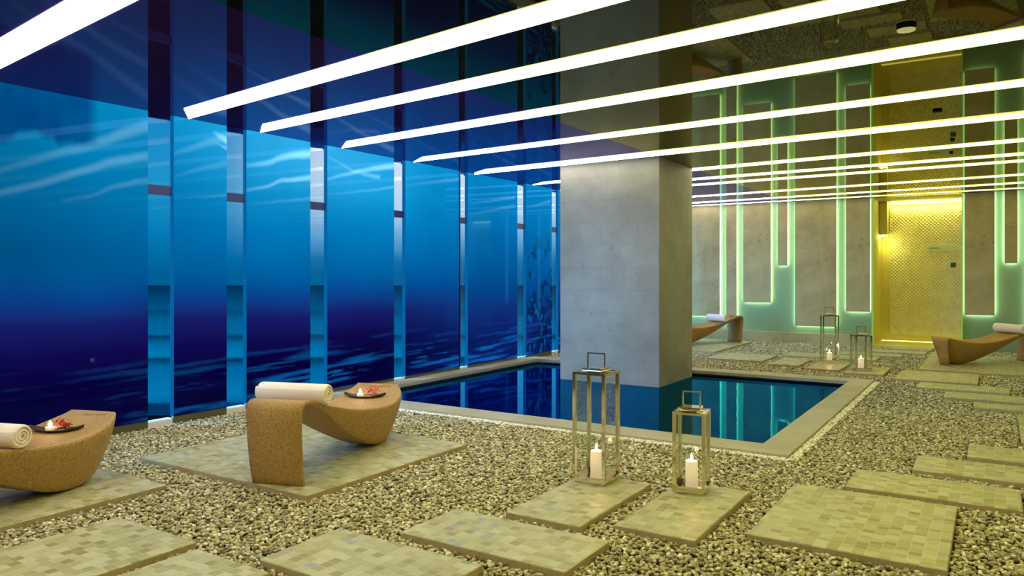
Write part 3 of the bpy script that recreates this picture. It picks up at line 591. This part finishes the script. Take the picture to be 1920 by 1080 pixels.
# ------------------------------------------------------------------ wicker lounger
def lounger():
    root = empty('wicker_lounger', (0, 0, 0))
    ss = [0.0, .10, .22, .36, .55, .75, .95, 1.15, 1.32, 1.48, 1.62, 1.74, 1.82, 1.86]
    zt_ = np.interp(ss, [0, .1, .3, .5, .75, 1.0, 1.2, 1.45, 1.7, 1.86], [.612, .60, .545, .495, .435, .40, .39, .41, .455, .49])
    near = np.interp(ss, [0, .4, .7, .95, 1.15, 1.35, 1.5, 1.65, 1.78, 1.86], [.235, .24, .26, .31, .36, .375, .365, .325, .25, .17])
    far = np.interp(ss, [0, .4, 1.2, 1.5, 1.7, 1.86], [-.235, -.25, -.27, -.28, -.27, -.23])
    zb = np.interp(ss, [0, .1, .22, .36, .55, .75, .95, 1.15, 1.3, 1.48, 1.6, 1.72, 1.8, 1.86], [.58, .565, .52, .45, .335, .225, .125, .04, .004, .001, .02, .12, .26, .43])
    bm = bmesh.new(); rings = []
    for s, z, a, b_, q in zip(ss, zt_, far, near, zb):
        dep = z-q; ins = min(.14, dep*.36); inf = min(.27, dep*.75); ring = []
        for i in range(9):
            u = i/8; ring.append((b_+(a-b_)*u, s, z-.018*(1-(2*u-1)**2)-.0))
        for i in range(1, 5):
            u = i/5; ring.append((a+inf*u**1.3, s, z-dep*u))
        for i in range(9):
            u = i/8; ring.append((a+inf+((b_-ins)-(a+inf))*u, s, q))
        for i in range(1, 5):
            u = 1-i/5; ring.append((b_-ins*u**1.5, s, z-dep*u))
        rings.append([bm.verts.new(p) for p in ring])
    for r0, r1 in zip(rings, rings[1:]):
        n_ = len(r0)
        for i in range(n_): bm.faces.new((r0[i], r1[i], r1[(i+1) % n_], r0[(i+1) % n_]))
    bm.faces.new(rings[0]); bm.faces.new(rings[-1][::-1])
    bmesh.ops.recalc_face_normals(bm, faces=bm.faces)
    o = link('seat_shell', bm, M_wick_w, root, True); md = o.modifiers.new('s', 'SUBSURF'); md.levels = md.render_levels = 2
    def sheet(name, prof, lat, th):     # prof: (s,z) centre line; lat(i): (a,b)
        bm = bmesh.new(); rings = []
        for i, (s, z) in enumerate(prof):
            p0 = prof[max(i-1, 0)]; p1 = prof[min(i+1, len(prof)-1)]; d = Vector((p1[0]-p0[0], p1[1]-p0[1])).normalized(); nx, nz2 = -d.y, d.x
            a, b_ = lat(i/(len(prof)-1)); h = th/2
            rings.append([bm.verts.new(v) for v in ((a, s-nx*h, z-nz2*h), (a-.004, s, z), (a, s+nx*h, z+nz2*h), (a+(b_-a)*.33, s+nx*h, z+nz2*h), (a+(b_-a)*.66, s+nx*h, z+nz2*h), (b_, s+nx*h, z+nz2*h), (b_+.004, s, z), (b_, s-nx*h, z-nz2*h), (a+(b_-a)*.66, s-nx*h, z-nz2*h), (a+(b_-a)*.33, s-nx*h, z-nz2*h))])
        for r0, r1 in zip(rings, rings[1:]):
            for i in range(10): bm.faces.new((r0[i], r0[(i+1) % 10], r1[(i+1) % 10], r1[i]))
        bm.faces.new(rings[0]); bm.faces.new(rings[-1][::-1]); bmesh.ops.recalc_face_normals(bm, faces=bm.faces)
        link(name, bm, M_wick_w, root, True)
    hp = [(.10, .588), (.04, .599), (-.02, .60), (-.06, .588), (-.082, .555), (-.089, .49), (-.09, .40), (-.085, .28), (-.075, .15), (-.06, .05), (-.052, .001)]
    sheet('leg', hp, lambda u: (-.238+.065*u, .238+.004*u), .034)
    fp = [(1.79, .452), (1.84, .468), (1.872, .457), (1.884, .41), (1.872, .30), (1.845, .15), (1.82, .001)]
    sheet('leg', fp, lambda u: (-.235+.08*max(0, u-.3), .13-.20*max(0, u-.3)), .028)
    return root
L0 = lounger()
spots = [((-4.53, 3.80, ZS+.001), 18.6, 'woven wicker wave lounger in the centre, beside the pool'), ((-5.40, 1.48, ZS+.001), 18.6, 'woven wicker wave lounger cut off by the left edge'),
         ((-5.07, 17.35, ZS+.001), 150, 'far wicker lounger half hidden behind the stone column'), ((.48, 16.20, ZS+.001), 136, 'wicker lounger cut off by the right edge, in front of the back wall')]
lounge = []
for i, (p, a, lb) in enumerate(spots):
    o = L0 if i == 0 else copy_tree(L0); o.location = p; o.rotation_euler = (0, 0, math.radians(a)); tag(o, lb, 'lounger', 'wicker wave loungers'); lounge.append((Vector(p), math.radians(a)))
def onl(i, lat, s, z): p, a = lounge[i]; return (p.x+lat*math.cos(a)-s*math.sin(a), p.y+lat*math.sin(a)+s*math.cos(a), p.z+z)

# rolled towels
def towel():
    root = empty('rolled_towel', (0, 0, 0)); L_ = .60; R_ = .092; out = []; inn = []; N_ = 90; turns = 3.2
    for i in range(N_+1):
        th = turns*2*PI*i/N_; r = R_*(1-.80*i/N_); out.append((th, r))
    def prof(sc, x, shr):
        p = []
        for th, r in out: rr = max(r-shr, .003); p.append((x, -math.sin(th+1.0)*rr, math.cos(th+1.0)*rr))
        for th, r in reversed(out): rr = max(r-.0224, .002) if r > .03 else r*.4; p.append((x, -math.sin(th+1.0)*rr, math.cos(th+1.0)*rr))
        return p
    bm = bmesh.new(); rings = []
    for x, sh in ((-L_/2, .010), (-L_/2+.008, .003), (-L_/2+.022, 0), (0, 0), (L_/2-.022, 0), (L_/2-.008, .003), (L_/2, .010)):
        rings.append([bm.verts.new(v) for v in prof(1, x, sh)])
    n_ = len(rings[0])
    for r0, r1 in zip(rings, rings[1:]):
        for i in range(n_): bm.faces.new((r0[i], r0[(i+1) % n_], r1[(i+1) % n_], r1[i]))
    for r in (rings[0], rings[-1]):
        h = n_//2
        for i in range(h-1): bm.faces.new((r[i], r[i+1], r[n_-2-i], r[n_-1-i]))
    bmesh.ops.recalc_face_normals(bm, faces=bm.faces); link('roll', bm, M_cream, root, True)
    return root
T0 = towel()
for i, (s, lb) in enumerate(((.28, 'rolled white towel on the centre wicker lounger'), (.90, 'rolled white towel at the left edge, on the left lounger'), (.50, 'rolled white towel on the far lounger beside the column'), (.36, 'rolled cream towel at the right edge, on the right lounger'))):
    o = T0 if i == 0 else copy_tree(T0); z = float(np.interp(s, [0, .1, .3, .5, .75, 1.0], [.612, .60, .545, .495, .435, .40])); o.location = onl(i, -.03 if i == 0 else .0, s, z+.082); o.rotation_euler = (0, 0, lounge[i][1]); tag(o, lb, 'towel', 'rolled towels on the loungers')

# leaf tray with votive and flowers
def leaf_tray(i, lb, lb2, lb3, s, lat, rz, z):
    loc = onl(i, lat, s, z); bm = bmesh.new(); rows = []
    for k in range(13):
        u = k/12*2-1; wd = .062*(1-abs(u)**2.2)+.003; zc = .006+.035*abs(u)**2.5
        rows.append([[bm.verts.new((u*.20, v*wd, zc+.016*v*v+dz)) for v in (-1, -.5, 0, .5, 1)] for dz in (0, .007)])
    for r0, r1 in zip(rows, rows[1:]):
        for j in range(4): bm.faces.new((r0[1][j], r1[1][j], r1[1][j+1], r0[1][j+1])); bm.faces.new((r0[0][j], r0[0][j+1], r1[0][j+1], r1[0][j]))
        bm.faces.new((r0[0][0], r1[0][0], r1[1][0], r0[1][0])); bm.faces.new((r0[0][4], r0[1][4], r1[1][4], r1[0][4]))
    bmesh.ops.recalc_face_normals(bm, faces=bm.faces)
    o = link('leaf_tray', bm, M_tray, None, True, loc); o.rotation_euler = (0, 0, rz); tag(o, lb, 'tray', 'leaf trays on the loungers')
    cx, sx = math.cos(rz), math.sin(rz)
    P = lambda u, v, dz: (loc[0]+u*cx-v*sx, loc[1]+u*sx+v*cx, loc[2]+dz)
    root = empty('votive_candle', P(-.045, 0, .016)); bm = bmesh.new(); lathe(bm, [(0, 0), (.034, .001), (.046, .024), (.046, .052), (.036, .074)], 20); link('glass_cup', bm, M_glass, root, True)
    bm = bmesh.new(); lathe(bm, [(0, .003), (.030, .004), (.034, .030), (0, .031)], 16); link('wax', bm, M_wax, root, True)
    bm = bmesh.new(); lathe(bm, [(0, .031), (.012, .040), (.014, .052), (.007, .068), (0, .080)], 10); link('flame', bm, M_flame, root, True); tag(root, lb2, 'candle', 'votive candles on the leaf trays')
    li = bpy.data.lights.new('votive_light', 'POINT'); li.energy = .5; li.color = (1, .6, .3); li.shadow_soft_size = .02; lo = bpy.data.objects.new('votive_light', li); COL.objects.link(lo); lo.parent = root; lo.location = (0, 0, .06)
    root = empty('red_orchid_sprig', P(.04, 0, .018)); rd = random.Random(i)
    mred = bpy.data.materials.get('red_petal') or pbr('red_petal', lin(226, 70, 40), .5, noise=(30., .7, lin(244, 170, 160))); mst = bpy.data.materials.get('green_stem') or pbr('green_stem', lin(70, 80, 30), .6)
    bm = bmesh.new(); prev = None
    for k in range(7):
        ring = [bm.verts.new((-.045+k*.022, .004*math.cos(a_)+.004*math.sin(k), .014+.01*math.sin(k*.7)+.004*math.sin(a_))) for a_ in (0, 2.1, 4.2)]
        if prev:
            for q in range(3): bm.faces.new((prev[q], prev[(q+1) % 3], ring[(q+1) % 3], ring[q]))
        prev = ring
    link('stem', bm, mst, root, True)
    for k in range(8):
        bm = bmesh.new(); c = Vector((-.030+k*.0175, rd.uniform(-.028, .028), .030+rd.uniform(0, .045))); tilt = Matrix.Rotation(rd.uniform(-.9, .9), 4, 'X') @ Matrix.Rotation(rd.uniform(-.9, .9), 4, 'Y')
        for q in range(5):
            an = q*2*PI/5; v = [Vector((0, 0, 0)), Vector((.013, -.012, .005)), Vector((.029, -.008, .009)), Vector((.034, 0, .007)), Vector((.029, .008, .009)), Vector((.013, .012, .005))]
            R = Matrix.Rotation(an, 4, 'Z'); bm.faces.new([bm.verts.new(c+(tilt @ R @ p_)) for p_ in v])
        bl = link('blossom', bm, mred, root, True)
        md = bl.modifiers.new('t', 'SOLIDIFY'); md.thickness = .0015
    tag(root, lb3, 'flower', 'red flower sprigs on the leaf trays')
leaf_tray(0, 'dark leaf shaped tray on the foot of the centre lounger', 'small lit votive glass on the centre lounger tray', 'red orchid blossoms on the centre lounger tray', 1.50, .0, math.radians(28), .386)
leaf_tray(1, 'dark leaf shaped tray on the foot of the left lounger', 'small lit votive glass on the left lounger tray', 'red orchid blossoms on the left lounger tray', 1.46, .0, math.radians(36), .384)

# ------------------------------------------------------------------ lanterns
def lantern(x, y, rz, sd, hh, label, clabel, ch, co=(0, 0), handle=.11, ps=.0125):
    z = ZS; root = empty('lantern', (x, y, z), rz); h = sd/2; p = ps
    bm = bmesh.new(); box(bm, -h+.014, h-.014, -h+.014, h-.014, 0, .02); box(bm, -h, h, -h, -h+.012, .02, .052); box(bm, -h, h, h-.012, h, .02, .052); box(bm, -h, -h+.012, -h+.012, h-.012, .02, .052); box(bm, h-.012, h, -h+.012, h-.012, .02, .052); box(bm, -h+.012, h-.012, -h+.012, h-.012, .02, .026)
    link('base_tray', bm, M_cham, root)
    for sx in (-1, 1):
        for sy in (-1, 1):
            bm = bmesh.new(); cx, cy = sx*(h-p), sy*(h-p); box(bm, cx-p, cx+p, cy-p, cy+p, .05, hh-.016); link('post', bm, M_cham, root)
    bm = bmesh.new(); fw = .02
    box(bm, -h, h, -h, -h+fw, hh-.018, hh); box(bm, -h, h, h-fw, h, hh-.018, hh); box(bm, -h, -h+fw, -h+fw, h-fw, hh-.018, hh); box(bm, h-fw, h, -h+fw, h-fw, hh-.018, hh); box(bm, -h+fw, h-fw, -h+fw, h-fw, hh-.008, hh-.003)
    link('top_frame', bm, M_cham, root)
    for k in range(4):
        bm = bmesh.new(); q = h-p
        if k < 2: s_ = -1 if k == 0 else 1; box(bm, -q+p, q-p, s_*q-.0015, s_*q+.0015, .052, hh-.018)
        else: s_ = -1 if k == 2 else 1; box(bm, s_*q-.0015, s_*q+.0015, -q+p, q-p, .052, hh-.018)
        link('glass_pane', bm, M_glass, root)
    bm = bmesh.new(); c = h*.62; box(bm, -c, c, -c, c, hh+.006, hh+.028); bevel(bm, .008, 2); box(bm, -c*.6, c*.6, -c*.6, c*.6, hh-.003, hh+.006); link('cap', bm, M_cham, root)
    bm = bmesh.new(); r = .0045; a = c*.85; z0 = hh+.02; z1 = hh+.028+handle
    # square wire handle, its plane along the local x axis
    box(bm, -a-r, -a+r, -r, r, z0, z1); box(bm, a-r, a+r, -r, r, z0, z1); box(bm, -a+r, a-r, -r, r, z1-2*r, z1); link('handle', bm, M_cham, root)
    tag(root, label, 'lantern', 'metal and glass lanterns')
    cr_ = root.matrix_basis @ Vector((0, 0, 0)); cxw = x+co[0]; cyw = y+co[1]
    cd = empty('pillar_candle', (cxw, cyw, z+.0265)); rad = .044
    bm = bmesh.new(); lathe(bm, [(0, 0), (rad, 0), (rad, ch-.006), (rad-.005, ch), (rad-.012, ch-.004), (0, ch-.012)], 28); link('wax_body', bm, M_wax, cd, True)
    bm = bmesh.new(); lathe(bm, [(0, ch-.014), (.0018, ch-.014), (.0015, ch+.008), (0, ch+.009)], 6); link('wick', bm, M_wick, cd)
    bm = bmesh.new(); lathe(bm, [(0, ch+.002), (.008, ch+.010), (.010, ch+.020), (.006, ch+.036), (.002, ch+.050), (0, ch+.054)], 12); link('flame', bm, M_flame, cd, True)
    li = bpy.data.lights.new('candle_light', 'POINT'); li.energy = 1.6; li.color = (1, .58, .26); li.shadow_soft_size = .015
    lo = bpy.data.objects.new('candle_light', li); COL.objects.link(lo); lo.parent = cd; lo.location = (0, 0, ch+.035)
    tag(cd, clabel, 'candle', 'pillar candles in the lanterns')
lantern(-2.545, 5.145, 0, .268, .83, 'tall metal and glass lantern in front of the pool', 'lit cream pillar candle in the tall near lantern', .20)
lantern(-1.845, 5.275, math.radians(9), .232, .58, 'short metal and glass lantern to the right of the tall near one', 'lit cream pillar candle in the short near lantern', .19)
lantern(-2.47, 14.28, math.radians(20), .27, .84, 'tall far lantern standing beyond the pool before the back wall', 'lit pillar candle in the tall far lantern', .15, ps=.012)
lantern(-1.83, 13.35, math.radians(28), .26, .58, 'short far lantern just beyond the far right pool corner', 'lit pillar candle in the short far lantern', .17, ps=.012)
